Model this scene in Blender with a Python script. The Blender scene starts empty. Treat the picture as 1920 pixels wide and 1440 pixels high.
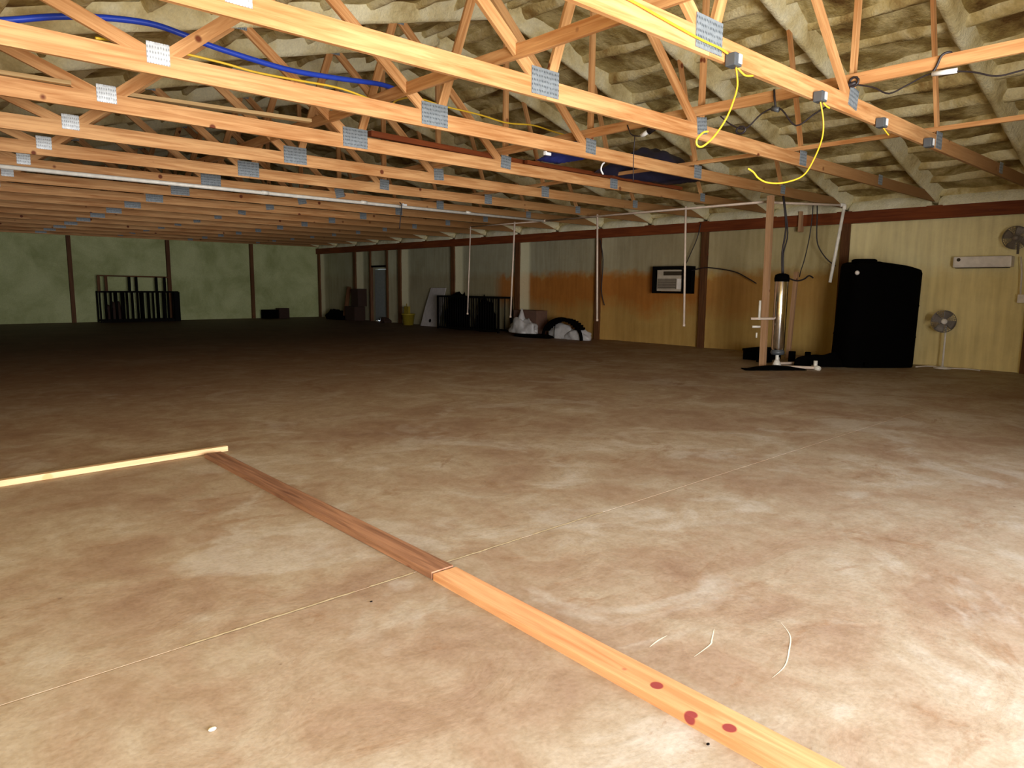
import bpy, bmesh, math, random
from mathutils import Vector, Matrix, noise
random.seed(7)
S = bpy.context.scene
COL = S.collection
PI = math.pi
# ------------------------------------------------------------------ camera, sky, light, exposure
cam = bpy.data.cameras.new('camera'); cam.lens = 24.58; cam.sensor_width = 36; cam.clip_start = 0.05; cam.clip_end = 200
co = bpy.data.objects.new('camera', cam); COL.objects.link(co)
ex = Vector((1450, 170, -1311)).normalized()
ey = Vector((-1208, 195, -1311)); ey = (ey - ex * ex.dot(ey)).normalized()
ez = ex.cross(ey)
M = Matrix((ex, ey, ez)).to_4x4(); M.translation = (0, 0, 1.6)
co.matrix_world = M
S.camera = co

w = bpy.data.worlds.new('world'); S.world = w; w.use_nodes = True
w.node_tree.nodes['Background'].inputs[0].default_value = (0.75, 0.88, 1.0, 1)
w.node_tree.nodes['Background'].inputs[1].default_value = 1.2

def area(name, loc, rot, sx, sy, power, color):
    l = bpy.data.lights.new(name, 'AREA'); l.shape = 'RECTANGLE'; l.size = sx; l.size_y = sy
    l.energy = power; l.color = color
    o = bpy.data.objects.new(name, l); COL.objects.link(o); o.location = loc; o.rotation_euler = rot
    return o
# daylight coming through the big open doorway the photograph was taken from
area('doorway_daylight', (1.6, -3.6, 1.5), (PI / 2 + 0.30, 0, 0), 7.0, 2.8, 1450, (1.0, 0.95, 0.89))
S.view_settings.view_transform = 'Standard'; S.view_settings.look = 'None'
S.view_settings.gamma = 1.0; S.view_settings.use_curve_mapping = False
S.view_settings.exposure = 0.55

# ------------------------------------------------------------------ materials
def newmat(name):
    m = bpy.data.materials.new(name); m.use_nodes = True
    nt = m.node_tree; b = nt.nodes['Principled BSDF']
    return m, nt, b
def plain(name, c, rough=0.6, metal=0.0, emit=None):
    m, nt, b = newmat(name)
    n = nt.nodes.new('ShaderNodeTexNoise'); n.inputs['Scale'].default_value = 9; n.inputs['Detail'].default_value = 4
    tc = nt.nodes.new('ShaderNodeTexCoord'); nt.links.new(tc.outputs['Object'], n.inputs['Vector'])
    r = nt.nodes.new('ShaderNodeValToRGB'); e = r.color_ramp.elements
    e[0].position = 0.3; e[0].color = (c[0] * .8, c[1] * .8, c[2] * .8, 1); e[1].position = 0.7; e[1].color = (*c, 1)
    nt.links.new(n.outputs['Fac'], r.inputs[0]); nt.links.new(r.outputs[0], b.inputs['Base Color'])
    b.inputs['Roughness'].default_value = rough; b.inputs['Metallic'].default_value = metal
    return m
def mixrgb(nt, fac, a, b, mode='MIX'):
    n = nt.nodes.new('ShaderNodeMix'); n.data_type = 'RGBA'; n.blend_type = mode
    for s, v in ((n.inputs[0], fac), (n.inputs[6], a), (n.inputs[7], b)):
        if hasattr(v, 'is_linked') or hasattr(v, 'links'): nt.links.new(v, s)
        else: s.default_value = v
    return n.outputs[2]
def mathn(nt, op, a, b=0.0, clamp=False):
    n = nt.nodes.new('ShaderNodeMath'); n.operation = op; n.use_clamp = clamp
    for s, v in ((n.inputs[0], a), (n.inputs[1], b)):
        if hasattr(v, 'links'): nt.links.new(v, s)
        else: s.default_value = v
    return n.outputs[0]
def ramp(nt, inp, stops):
    r = nt.nodes.new('ShaderNodeValToRGB'); cr = r.color_ramp
    while len(cr.elements) < len(stops): cr.elements.new(0.5)
    for el, (p, c) in zip(cr.elements, stops): el.position = p; el.color = (*c, 1) if len(c) == 3 else c
    nt.links.new(inp, r.inputs[0]); return r.outputs[0]
def noisen(nt, vec, scale, detail=4, rough=0.5, dist=0.0):
    n = nt.nodes.new('ShaderNodeTexNoise'); n.inputs['Scale'].default_value = scale
    n.inputs['Detail'].default_value = detail; n.inputs['Roughness'].default_value = rough
    n.inputs['Distortion'].default_value = dist
    nt.links.new(vec, n.inputs['Vector']); return n.outputs['Fac']
def mapping(nt, vec, scale=(1, 1, 1)):
    m = nt.nodes.new('ShaderNodeMapping'); m.inputs['Scale'].default_value = scale
    nt.links.new(vec, m.inputs['Vector']); return m.outputs[0]
def bump(nt, b, h, strength, dist=0.02):
    n = nt.nodes.new('ShaderNodeBump'); n.inputs['Strength'].default_value = strength; n.inputs['Distance'].default_value = dist
    nt.links.new(h, n.inputs['Height']); nt.links.new(n.outputs[0], b.inputs['Normal'])
def wood(name, light, dark, knot=(0.16, 0.04, 0.015), rough=0.65, grain=1.0, dust_falloff=False, kscale=2.6, kr=0.12):
    m, nt, b = newmat(name)
    tc = nt.nodes.new('ShaderNodeTexCoord'); oi = nt.nodes.new('ShaderNodeObjectInfo')
    add = nt.nodes.new('ShaderNodeVectorMath'); add.operation = 'ADD'
    mul = nt.nodes.new('ShaderNodeVectorMath'); mul.operation = 'SCALE'; mul.inputs['Scale'].default_value = 37
    nt.links.new(oi.outputs['Random'], mul.inputs[0]); nt.links.new(tc.outputs['Object'], add.inputs[0]); nt.links.new(mul.outputs[0], add.inputs[1])
    v = add.outputs[0]
    g = noisen(nt, mapping(nt, v, (0.9, 16, 16)), 1.6, 5, 0.55, 0.6)
    big = noisen(nt, mapping(nt, v, (0.5, 1, 1)), 1.3, 2)
    g2 = mathn(nt, 'ADD', mathn(nt, 'MULTIPLY', g, 0.65), mathn(nt, 'MULTIPLY', big, 0.35))
    c = ramp(nt, g2, [(0.36, dark), (0.5, tuple((a + b_) / 2 for a, b_ in zip(dark, light))), (0.62, light)])
    vo = nt.nodes.new('ShaderNodeTexVoronoi'); vo.inputs['Scale'].default_value = kscale
    nt.links.new(v, vo.inputs['Vector'])
    k = ramp(nt, vo.outputs['Distance'], [(kr - 0.04, (1, 1, 1)), (kr, (0, 0, 0))])
    c = mixrgb(nt, k, c, (*knot, 1))
    if dust_falloff:      # overspray and dust, plus light falloff painted in towards the right eave
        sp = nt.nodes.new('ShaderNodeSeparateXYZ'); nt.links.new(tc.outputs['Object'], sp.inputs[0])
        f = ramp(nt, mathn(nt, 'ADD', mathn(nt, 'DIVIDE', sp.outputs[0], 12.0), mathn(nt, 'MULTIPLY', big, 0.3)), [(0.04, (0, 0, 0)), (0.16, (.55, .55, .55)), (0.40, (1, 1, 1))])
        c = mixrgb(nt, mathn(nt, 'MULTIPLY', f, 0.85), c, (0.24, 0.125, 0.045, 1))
    nt.links.new(c, b.inputs['Base Color']); b.inputs['Roughness'].default_value = rough
    b.inputs['Specular IOR Level'].default_value = 0.25
    bump(nt, b, g, 0.25 * grain, 0.004)
    return m
W_TRUSS = wood('truss_pine', (0.70, 0.40, 0.18), (0.42, 0.18, 0.06), grain=3)
W_DUST_FALLOFF = wood('dusty_falloff_pine', (0.70, 0.40, 0.18), (0.42, 0.18, 0.06), grain=3, dust_falloff=True)
W_ORANGE = wood('orange_pine', (0.78, 0.47, 0.25), (0.58, 0.25, 0.11), knot=(0.28, 0.05, 0.05), kscale=6.5, kr=0.19, grain=3)
W_OLD = wood('weathered_pine', (0.42, 0.22, 0.13), (0.15, 0.065, 0.04), grain=4)
W_PALE = wood('pale_pine', (0.74, 0.53, 0.32), (0.66, 0.42, 0.22), knot=(0.70, 0.42, 0.2))
W_RED = wood('red_brown_beam', (0.22, 0.055, 0.014), (0.12, 0.026, 0.008))
W_POST = wood('brown_post', (0.17, 0.075, 0.028), (0.08, 0.03, 0.012))
W_POLE = wood('dull_pole', (0.50, 0.30, 0.17), (0.36, 0.20, 0.10))
W_TAN = wood('tan_board', (0.52, 0.36, 0.18), (0.38, 0.24, 0.10))

def foam(name, cols, scale=1.2, zfade=False):
    m, nt, b = newmat(name)
    tc = nt.nodes.new('ShaderNodeTexCoord'); v = tc.outputs['Object']
    a = noisen(nt, v, scale, 6, 0.62, 0.4)
    c = ramp(nt, a, [(0.34, cols[0]), (0.47, cols[1]), (0.60, cols[2])])
    sp = noisen(nt, v, 30, 3)
    c = mixrgb(nt, 0.25, c, ramp(nt, sp, [(0.3, (0.35, 0.32, 0.22)), (0.7, (0.9, 0.86, 0.7))]), 'MULTIPLY')
    nt.links.new(c, b.inputs['Base Color']); b.inputs['Roughness'].default_value = 0.75
    b.inputs['Specular IOR Level'].default_value = 0.2
    bump(nt, b, mathn(nt, 'ADD', noisen(nt, v, 7, 6, 0.65), mathn(nt, 'MULTIPLY', sp, 0.3)), 0.7, 0.05)
    return m
FOAM_CEIL = foam('ceiling_foam', [(0.17, 0.095, 0.03), (0.42, 0.32, 0.12), (0.76, 0.66, 0.36)], 1.5)
FOAM_RIB = foam('rib_foam', [(0.34, 0.22, 0.075), (0.66, 0.54, 0.26), (0.90, 0.83, 0.55)], 1.4)
FOAM_CHORD = foam('chord_foam', [(0.46, 0.34, 0.14), (0.80, 0.71, 0.42), (0.93, 0.89, 0.66)], 0.9)
FOAM_CREAM = foam('cream_foam', [(0.70, 0.66, 0.46), (0.85, 0.82, 0.62), (0.93, 0.91, 0.75)], 1.5)
FOAM_FAR = foam('far_wall_foam', [(0.40, 0.45, 0.22), (0.52, 0.58, 0.31), (0.62, 0.68, 0.39)], 0.7)

def wall_right_mat():
    m, nt, b = newmat('right_wall_foam')
    tc = nt.nodes.new('ShaderNodeTexCoord'); v = tc.outputs['Object']
    sep = nt.nodes.new('ShaderNodeSeparateXYZ'); nt.links.new(v, sep.inputs[0])
    Y, Z = sep.outputs[1], sep.outputs[2]
    n1 = noisen(nt, v, 1.1, 6, 0.62); n2 = noisen(nt, v, 5, 4)
    streak = noisen(nt, mapping(nt, v, (1, 6, 0.5)), 1.5, 3)
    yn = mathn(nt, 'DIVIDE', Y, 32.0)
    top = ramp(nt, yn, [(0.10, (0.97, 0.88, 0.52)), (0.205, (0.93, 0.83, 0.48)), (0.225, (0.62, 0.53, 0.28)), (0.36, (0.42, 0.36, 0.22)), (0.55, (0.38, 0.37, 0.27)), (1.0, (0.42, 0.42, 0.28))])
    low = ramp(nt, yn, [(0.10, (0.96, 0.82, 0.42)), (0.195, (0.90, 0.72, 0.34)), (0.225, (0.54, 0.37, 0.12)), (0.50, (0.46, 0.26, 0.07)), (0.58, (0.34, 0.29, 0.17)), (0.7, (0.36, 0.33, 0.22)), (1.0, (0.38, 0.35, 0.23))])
    # orange stain band, with a ragged upper limit near 2 m
    zt = mathn(nt, 'ADD', Z, mathn(nt, 'MULTIPLY', mathn(nt, 'SUBTRACT', n2, 0.5), 0.35))
    below = ramp(nt, mathn(nt, 'DIVIDE', zt, 3.0), [(0.62, (1, 1, 1)), (0.72, (0, 0, 0))])
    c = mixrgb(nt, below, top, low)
    zo = mathn(nt, 'DIVIDE', mathn(nt, 'ADD', Z, mathn(nt, 'MULTIPLY', mathn(nt, 'SUBTRACT', n1, 0.5), 1.6)), 3.0)
    band = ramp(nt, zo, [(0.24, (0, 0, 0)), (0.42, (1, 1, 1)), (0.665, (1, 1, 1)), (0.72, (0, 0, 0))])
    yb = ramp(nt, yn, [(0.213, (0, 0, 0)), (0.235, (.35, .35, .35)), (0.32, (.6, .6, .6)), (0.34, (1, 1, 1)), (0.585, (1, 1, 1)), (0.60, (0, 0, 0))])
    f = mathn(nt, 'MULTIPLY', mathn(nt, 'MULTIPLY', band, yb), below)
    c = mixrgb(nt, mathn(nt, 'MULTIPLY', f, 0.9), c, (0.42, 0.15, 0.025, 1))
    c = mixrgb(nt, 0.5, c, ramp(nt, mathn(nt, 'ADD', mathn(nt, 'MULTIPLY', n1, .5), mathn(nt, 'MULTIPLY', streak, .5)), [(0.35, (0.6, 0.55, 0.45)), (0.6, (1, 1, 1))]), 'MULTIPLY')
    fr = mathn(nt, 'FRACT', mathn(nt, 'DIVIDE', mathn(nt, 'SUBTRACT', Y, 3.24), 3.63))     # pale fresh foam packed against each post
    pale = mathn(nt, 'MULTIPLY', ramp(nt, fr, [(0.87, (0, 0, 0)), (0.90, (.6, .6, .6))]), ramp(nt, yn, [(0.46, (0, 0, 0)), (0.49, (1, 1, 1))]))
    c = mixrgb(nt, pale, c, (0.80, 0.76, 0.52, 1))
    nt.links.new(c, b.inputs['Base Color']); b.inputs['Roughness'].default_value = 0.8
    b.inputs['Specular IOR Level'].default_value = 0.2
    bump(nt, b, noisen(nt, v, 12, 5, 0.6), 0.5, 0.03)
    return m
FOAM_RIGHT = wall_right_mat()

def concrete():
    m, nt, b = newmat('stained_concrete')
    tc = nt.nodes.new('ShaderNodeTexCoord'); v = tc.outputs['Object']
    big = noisen(nt, v, 0.55, 5, 0.6, 0.5); mid = noisen(nt, v, 1.7, 6, 0.62, 0.8); fine = noisen(nt, v, 45, 3)
    swirl = noisen(nt, mapping(nt, v, (1.0, 1.7, 1)), 0.9, 6, 0.7, 2.2)
    mixv = mathn(nt, 'ADD', mathn(nt, 'MULTIPLY', big, 0.5), mathn(nt, 'MULTIPLY', mid, 0.5))
    c = ramp(nt, mixv, [(0.36, (0.33, 0.225, 0.16)), (0.45, (0.40, 0.30, 0.22)), (0.54, (0.46, 0.385, 0.30)), (0.64, (0.57, 0.53, 0.48))])
    dark = ramp(nt, swirl, [(0.33, (1, 1, 1)), (0.41, (0, 0, 0))])
    c = mixrgb(nt, mathn(nt, 'MULTIPLY', dark, 0.5), c, (0.30, 0.17, 0.09, 1))
    paleb = ramp(nt, noisen(nt, v, 0.8, 4, 0.6, 1.0), [(0.56, (0, 0, 0)), (0.64, (1, 1, 1))])
    c = mixrgb(nt, mathn(nt, 'MULTIPLY', paleb, 0.55), c, (0.58, 0.55, 0.51, 1))
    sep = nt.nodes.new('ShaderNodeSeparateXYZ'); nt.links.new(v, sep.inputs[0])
    # paler concrete inside the doorway, browner and darker deeper in the barn
    depth_tint = ramp(nt, mathn(nt, 'DIVIDE', mathn(nt, 'ADD', sep.outputs[1], mathn(nt, 'MULTIPLY', mathn(nt, 'SUBTRACT', big, 0.5), 5)), 20), [(0.10, (.95, .96, 1)), (0.45, (1, 0.93, 0.80)), (0.7, (0.68, 0.52, 0.37)), (1, (0.32, 0.21, 0.13))])
    c = mixrgb(nt, 1.0, c, depth_tint, 'MULTIPLY')
    c = mixrgb(nt, 0.5, c, ramp(nt, noisen(nt, v, 9, 6, 0.7), [(0.38, (0.72, 0.66, 0.56)), (0.58, (1, 1, 1))]), 'MULTIPLY')
    c = mixrgb(nt, 0.4, c, ramp(nt, fine, [(0.3, (0.7, 0.66, 0.6)), (0.6, (1, 1, 1))]), 'MULTIPLY')
    vo = nt.nodes.new('ShaderNodeTexVoronoi'); vo.inputs['Scale'].default_value = 2.3; nt.links.new(v, vo.inputs['Vector'])
    k = ramp(nt, vo.outputs['Distance'], [(0.018, (1, 1, 1)), (0.028, (0, 0, 0))])
    c = mixrgb(nt, mathn(nt, 'MULTIPLY', k, 0.6), c, (0.15, 0.10, 0.07, 1))
    nt.links.new(c, b.inputs['Base Color'])
    b.inputs['Roughness'].default_value = 0.62; b.inputs['Specular IOR Level'].default_value = 0.3
    bump(nt, b, mathn(nt, 'ADD', mid, mathn(nt, 'MULTIPLY', fine, 0.15)), 0.25, 0.02)
    return m
CONC = concrete()

def plate_mat(name='galvanized_nail_plate', lo=(0.07, 0.09, 0.11), hi=(0.30, 0.35, 0.40)):
    m, nt, b = newmat(name)
    tc = nt.nodes.new('ShaderNodeTexCoord'); v = tc.outputs['Object']
    vo = nt.nodes.new('ShaderNodeTexVoronoi'); vo.inputs['Randomness'].default_value = 0.15
    nt.links.new(mapping(nt, v, (45, 1, 22)), vo.inputs['Vector']); vo.inputs['Scale'].default_value = 1
    c = ramp(nt, vo.outputs['Distance'], [(0.16, lo), (0.34, hi)])
    c = mixrgb(nt, 0.4, c, ramp(nt, noisen(nt, v, 18, 3), [(0.35, (0.5, 0.5, 0.52)), (0.65, (1, 1, 1))]), 'MULTIPLY')
    nt.links.new(c, b.inputs['Base Color'])
    b.inputs['Metallic'].default_value = 0.25; b.inputs['Roughness'].default_value = 0.45
    bump(nt, b, vo.outputs['Distance'], 0.6, 0.003)
    return m
PLATE = plate_mat()
PLATE_B = plate_mat('bright_nail_plate', (0.35, 0.38, 0.42), (0.68, 0.74, 0.80))
BLACK = plain('black_plastic', (0.0012, 0.0011, 0.0012), 0.9)
BLACK.node_tree.nodes['Principled BSDF'].inputs['Specular IOR Level'].default_value = 0.05
BLACK_METAL = plain('black_metal', (0.003, 0.0025, 0.0025), 0.7)
BLACK_METAL.node_tree.nodes['Principled BSDF'].inputs['Specular IOR Level'].default_value = 0.1
BLACK_CABLE = plain('black_cable', (0.02, 0.015, 0.02), 0.5)
BLUE = plain('blue_hose', (0.02, 0.07, 0.62), 0.35)
TARP = plain('blue_tarp', (0.022, 0.022, 0.06), 0.6)
TARP_B = plain('bright_tarp', (0.03, 0.045, 0.28), 0.6)
YELLOW = plain('yellow_cable', (0.85, 0.56, 0.04), 0.45)
WHITE_PVC = plain('white_pvc', (0.92, 0.90, 0.84), 0.35)
DULL_PVC = plain('dusty_white_pvc', (0.78, 0.64, 0.54), 0.45)
WHITE = plain('white_plastic', (0.92, 0.87, 0.84), 0.4)
GREY_BOX = plain('grey_box', (0.10, 0.115, 0.135), 0.45, 0.2)
TAG = plain('white_tag', (0.85, 0.88, 0.92), 0.5)
STEEL = plain('bright_steel', (0.95, 0.95, 0.97), 0.12, 1.0)
CHALK = plain('chalk', (0.80, 0.76, 0.66), 0.9)
JOINT = plain('pale_joint_filler', (0.60, 0.50, 0.34), 0.9)
JOINT_D = plain('dusty_joint_filler', (0.36, 0.26, 0.17), 0.9)
DOORM = plain('blue_grey_door', (0.26, 0.29, 0.30), 0.5)
PANELM = plain('dirty_white_panel', (0.52, 0.49, 0.50), 0.5)
BAG = plain('white_bag', (0.55, 0.54, 0.55), 0.5)
BUCKET = plain('yellow_bucket', (0.30, 0.22, 0.015), 0.6)
CARD = plain('brown_cardboard', (0.15, 0.08, 0.055), 0.8)
REDBR = plain('dark_red_brown', (0.035, 0.013, 0.006), 0.8)
FANM = plain('grey_fan_wire', (0.24, 0.21, 0.19), 0.5, 0.3)
ACM = plain('beige_ac', (0.60, 0.52, 0.42), 0.5)
ACDK = plain('dark_grille', (0.05, 0.035, 0.02), 0.6)
GROUND = plain('outside_gravel', (0.45, 0.40, 0.32), 0.9)

# ------------------------------------------------------------------ helpers
def tag(o, label=None, cat=None, group=None, kind=None):
    if label: o['label'] = label
    if cat: o['category'] = cat
    if group: o['group'] = group
    if kind: o['kind'] = kind
    return o
def link(name, me, mat, parent=None):
    o = bpy.data.objects.new(name, me); COL.objects.link(o)
    if mat and not me.materials: me.materials.append(mat)
    if parent: o.parent = parent
    return o
def thing(name, label, cat, loc=(0, 0, 0), group=None, rz=0):
    o = bpy.data.objects.new(name, None); COL.objects.link(o); o.location = loc; o.rotation_euler = (0, 0, rz)
    o.empty_display_size = 0.2
    return tag(o, label, cat, group)
def bm_new(): return bmesh.new()
def done(name, bm, mat, parent=None, smooth=False):
    me = bpy.data.meshes.new(name)
    bmesh.ops.recalc_face_normals(bm, faces=bm.faces)
    bm.to_mesh(me); bm.free()
    if smooth:
        for p in me.polygons: p.use_smooth = True
    return link(name, me, mat, parent)
def bx(bm, x0, x1, y0, y1, z0, z1, mtx=None, bev=0.0):
    r = bmesh.ops.create_cube(bm, size=1)
    vs = r['verts']
    for v in vs:
        v.co = Vector(((x0 + x1) / 2 + v.co.x * (x1 - x0), (y0 + y1) / 2 + v.co.y * (y1 - y0), (z0 + z1) / 2 + v.co.z * (z1 - z0)))
    if bev > 0:
        es = list({e for v in vs for e in v.link_edges})
        r2 = bmesh.ops.bevel(bm, geom=es, offset=bev, segments=2, affect='EDGES', profile=0.6)
        vs = list({v for f in r2['faces'] for v in f.verts} | {v for v in vs if v.is_valid})
    if mtx:
        for v in vs: v.co = mtx @ v.co
    return vs
def box(name, b, mat, parent=None, bev=0.0):
    bm = bm_new(); bx(bm, *b, bev=bev); return done(name, bm, mat, parent)
MC = {}
def lumber(name, p0, p1, w, h, mat, parent=None, seg=1, warp=0.0, bev=0.003):
    """a board from p0 to p1; local x runs along it so the grain follows; h = upright depth, w = thickness"""
    p0 = Vector(p0); p1 = Vector(p1); d = p1 - p0; L = d.length; x = d.normalized()
    up = Vector((0, 0, 1)) if abs(x.z) < 0.999 else Vector((1, 0, 0))
    y = up.cross(x).normalized(); z = x.cross(y)
    key = (round(L, 3), w, h, mat.name, seg, warp)
    if key not in MC:
        bm = bm_new(); bx(bm, -L / 2, L / 2, -w / 2, w / 2, -h / 2, h / 2, bev=bev)
        if seg > 1:
            for k in range(1, seg):
                xx = -L / 2 + L * k / seg
                bmesh.ops.bisect_plane(bm, geom=bm.verts[:] + bm.edges[:] + bm.faces[:], plane_co=(xx, 0, 0), plane_no=(1, 0, 0))
            for v in bm.verts:
                v.co.y += warp * (noise.noise(Vector((v.co.x * .4, L, 3))))
                v.co.z += warp * (noise.noise(Vector((v.co.x * .4, L, 9))))
        me = bpy.data.meshes.new(name); bmesh.ops.recalc_face_normals(bm, faces=bm.faces); bm.to_mesh(me); bm.free(); me.materials.append(mat)
        MC[key] = me
    o = bpy.data.objects.new(name, MC[key]); COL.objects.link(o)
    mw = Matrix((x, y, z)).transposed().to_4x4(); mw.translation = (p0 + p1) / 2
    if parent:
        o.parent = parent; o.matrix_basis = parent.matrix_basis.inverted() @ mw
    else: o.matrix_basis = mw
    return o
def smoothpts(pts, n=6):
    P = [Vector(p) for p in pts]; out = []
    for i in range(len(P) - 1):
        a = P[max(i - 1, 0)]; b = P[i]; c = P[i + 1]; d = P[min(i + 2, len(P) - 1)]
        for k in range(n):
            t = k / n
            out.append(0.5 * ((2 * b) + (c - a) * t + (2 * a - 5 * b + 4 * c - d) * t * t + (3 * b - a - 3 * c + d) * t ** 3))
    out.append(P[-1]); return out
def add_tube(bm, pts, r, seg=8, r2=None):
    P = [Vector(p) for p in pts]; rings = []
    t = (P[1] - P[0]).normalized()
    n = t.orthogonal().normalized()
    for i, p in enumerate(P):
        tt = (P[min(i + 1, len(P) - 1)] - P[max(i - 1, 0)]).normalized()
        n = (n - tt * n.dot(tt)).normalized(); bnm = tt.cross(n)
        rr = r if r2 is None else r + (r2 - r) * i / (len(P) - 1)
        rings.append([bm.verts.new(p + (n * math.cos(a) + bnm * math.sin(a)) * rr) for a in [2 * PI * k / seg for k in range(seg)]])
    for a, b in zip(rings, rings[1:]):
        for k in range(seg): bm.faces.new((a[k], a[(k + 1) % seg], b[(k + 1) % seg], b[k]))
    bm.faces.new(rings[0][::-1]); bm.faces.new(rings[-1])
def tube(name, pts, r, mat, parent=None, smooth=0, seg=8, r2=None):
    bm = bm_new(); add_tube(bm, smoothpts(pts, smooth) if smooth else pts, r, seg, r2)
    return done(name, bm, mat, parent, True)
def add_lathe(bm, prof, c=(0, 0, 0), seg=24, mtx=None):
    rings = []
    for r, z in prof:
        ring = []
        for k in range(seg):
            p = Vector((r * math.cos(2 * PI * k / seg), r * math.sin(2 * PI * k / seg), z))
            if mtx: p = mtx @ p
            ring.append(bm.verts.new(p + Vector(c)))
        rings.append(ring)
    for a, b in zip(rings, rings[1:]):
        for k in range(seg): bm.faces.new((a[k], a[(k + 1) % seg], b[(k + 1) % seg], b[k]))
    bm.faces.new(rings[0][::-1]); bm.faces.new(rings[-1])
def N(x, y, z, s=1.0): return noise.noise(Vector((x * s, y * s, z * s)))
def grid(name, fn, nu, nv, mat, parent=None, smooth=True, solid=0.0):
    bm = bm_new(); V = [[bm.verts.new(fn(i / nu, j / nv)) for j in range(nv + 1)] for i in range(nu + 1)]
    for i in range(nu):
        for j in range(nv): bm.faces.new((V[i][j], V[i + 1][j], V[i + 1][j + 1], V[i][j + 1]))
    me = bpy.data.meshes.new(name); bm.to_mesh(me); bm.free()
    if smooth:
        for p in me.polygons: p.use_smooth = True
    o = link(name, me, mat, parent)
    if solid:
        md = o.modifiers.new('s', 'SOLIDIFY'); md.thickness = solid; md.offset = 0
    return o

# ------------------------------------------------------------------ the building
XL, XR, YB, YF, RX = -1.15, 16.65, -0.75, 32.4, 7.75
def zt(x): return 5.75 - 0.27 * abs(x - RX)          # underside of the truss top chords
def TY(k): return 3.28 + 1.81 * k

gr = box('ground', (-9, 14, -16, YB - .14, -0.2, -0.02), GROUND); tag(gr, kind='structure')
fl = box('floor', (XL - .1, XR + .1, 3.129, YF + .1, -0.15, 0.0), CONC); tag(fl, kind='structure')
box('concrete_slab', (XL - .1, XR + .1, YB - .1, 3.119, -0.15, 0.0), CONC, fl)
def jf(u, v):
    x = XL + (XR - XL) * u
    return Vector((x, 3.1165 + 0.015 * v + 0.004 * N(x, 0, 0, 6), 0.0015 + 0.001 * N(x, 3, v, 9)))
box('joint_filler', (XL, XR, 3.119, 3.129, -0.1, -0.002), JOINT_D, fl)
for a, b in ((0.9, 1.75), (1.84, 2.12), (2.34, 2.95), (3.05, 3.75)):       # crumbled pale filler standing along the joint
    grid('joint_crumbs', lambda u, v, a=a, b=b: Vector((a + (b - a) * u, 3.118 + 0.013 * v + 0.005 * N(a + (b - a) * u, 0, 0, 9), 0.0025 + 0.002 * N(u * 9, v, 1, 3))), 40, 1, JOINT, fl)
def chalk(pts, wd):
    P = smoothpts(pts, 6); bm = bm_new(); prev = None; n = len(P)
    for i, p in enumerate(P):
        t = (P[min(i + 1, n - 1)] - P[max(i - 1, 0)]).normalized(); s = Vector((-t.y, t.x, 0)) * wd * (0.25 + math.sin(PI * i / (n - 1)))
        cur = (bm.verts.new(p + s), bm.verts.new(p - s))
        if prev: bm.faces.new((prev[0], prev[1], cur[1], cur[0]))
        prev = cur
    o = done('chalk_mark', bm, CHALK, fl)
    return o
chalk([(2.82, 1.65, .001), (2.72, 1.60, .001), (2.67, 1.58, .001), (2.53, 1.57, .001)], 0.003)
chalk([(3.12, 1.47, .001), (3.03, 1.38, .001), (2.90, 1.32, .001), (2.76, 1.27, .001), (2.63, 1.26, .001)], 0.0025)
chalk([(2.45, 1.75, .001), (2.53, 1.76, .001), (2.60, 1.76, .001)], 0.003)

# ceiling: sprayed foam under the roof deck, foam covered purlins every 0.70 m
def deck(u, v):
    x = XL - .05 + (XR - XL + .1) * u; y = YB + (YF - YB + .05) * v
    n = 0.07 * N(x, y, 0, 1.0) + 0.02 * N(x, y, 5, 4)
    return Vector((x, y, zt(x) + 0.225 + n))
ce = grid('ceiling', deck, 160, 300, FOAM_CEIL); tag(ce, kind='structure')
def rib(xc, y0, y1):
    bm = bm_new(); n = int((y1 - y0) * 5); sd = random.random() * 50; prev = None
    prof = [(-0.13, 0.12), (-0.075, 0.0), (-0.03, -0.055), (0.03, -0.055), (0.075, 0.0), (0.13, 0.12)]
    for i in range(n + 1):
        y = y0 + (y1 - y0) * i / n; cur = []
        for j, (dx, dz) in enumerate(prof):
            k = 1 + 0.9 * N(sd, y, j * .4, 1.1)
            x = xc + dx * k + 0.015 * N(sd + 9, y, 0, 1.2)
            cur.append(bm.verts.new((x, y, zt(x) + 0.19 + dz * (k if dz < 0 else 1) + 0.02 * N(sd, y, j, 3))))
        if prev:
            for j in range(len(prof) - 1): bm.faces.new((prev[j], prev[j + 1], cur[j + 1], cur[j]))
        prev = cur
    o = done('purlin', bm, FOAM_RIB, ce, True)
xx = 0.35
while RX + xx < XR:
    rib(RX + xx, YB, YF); rib(RX - xx, YB, YF); xx += 0.70
rib(RX, YB, YF)

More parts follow.
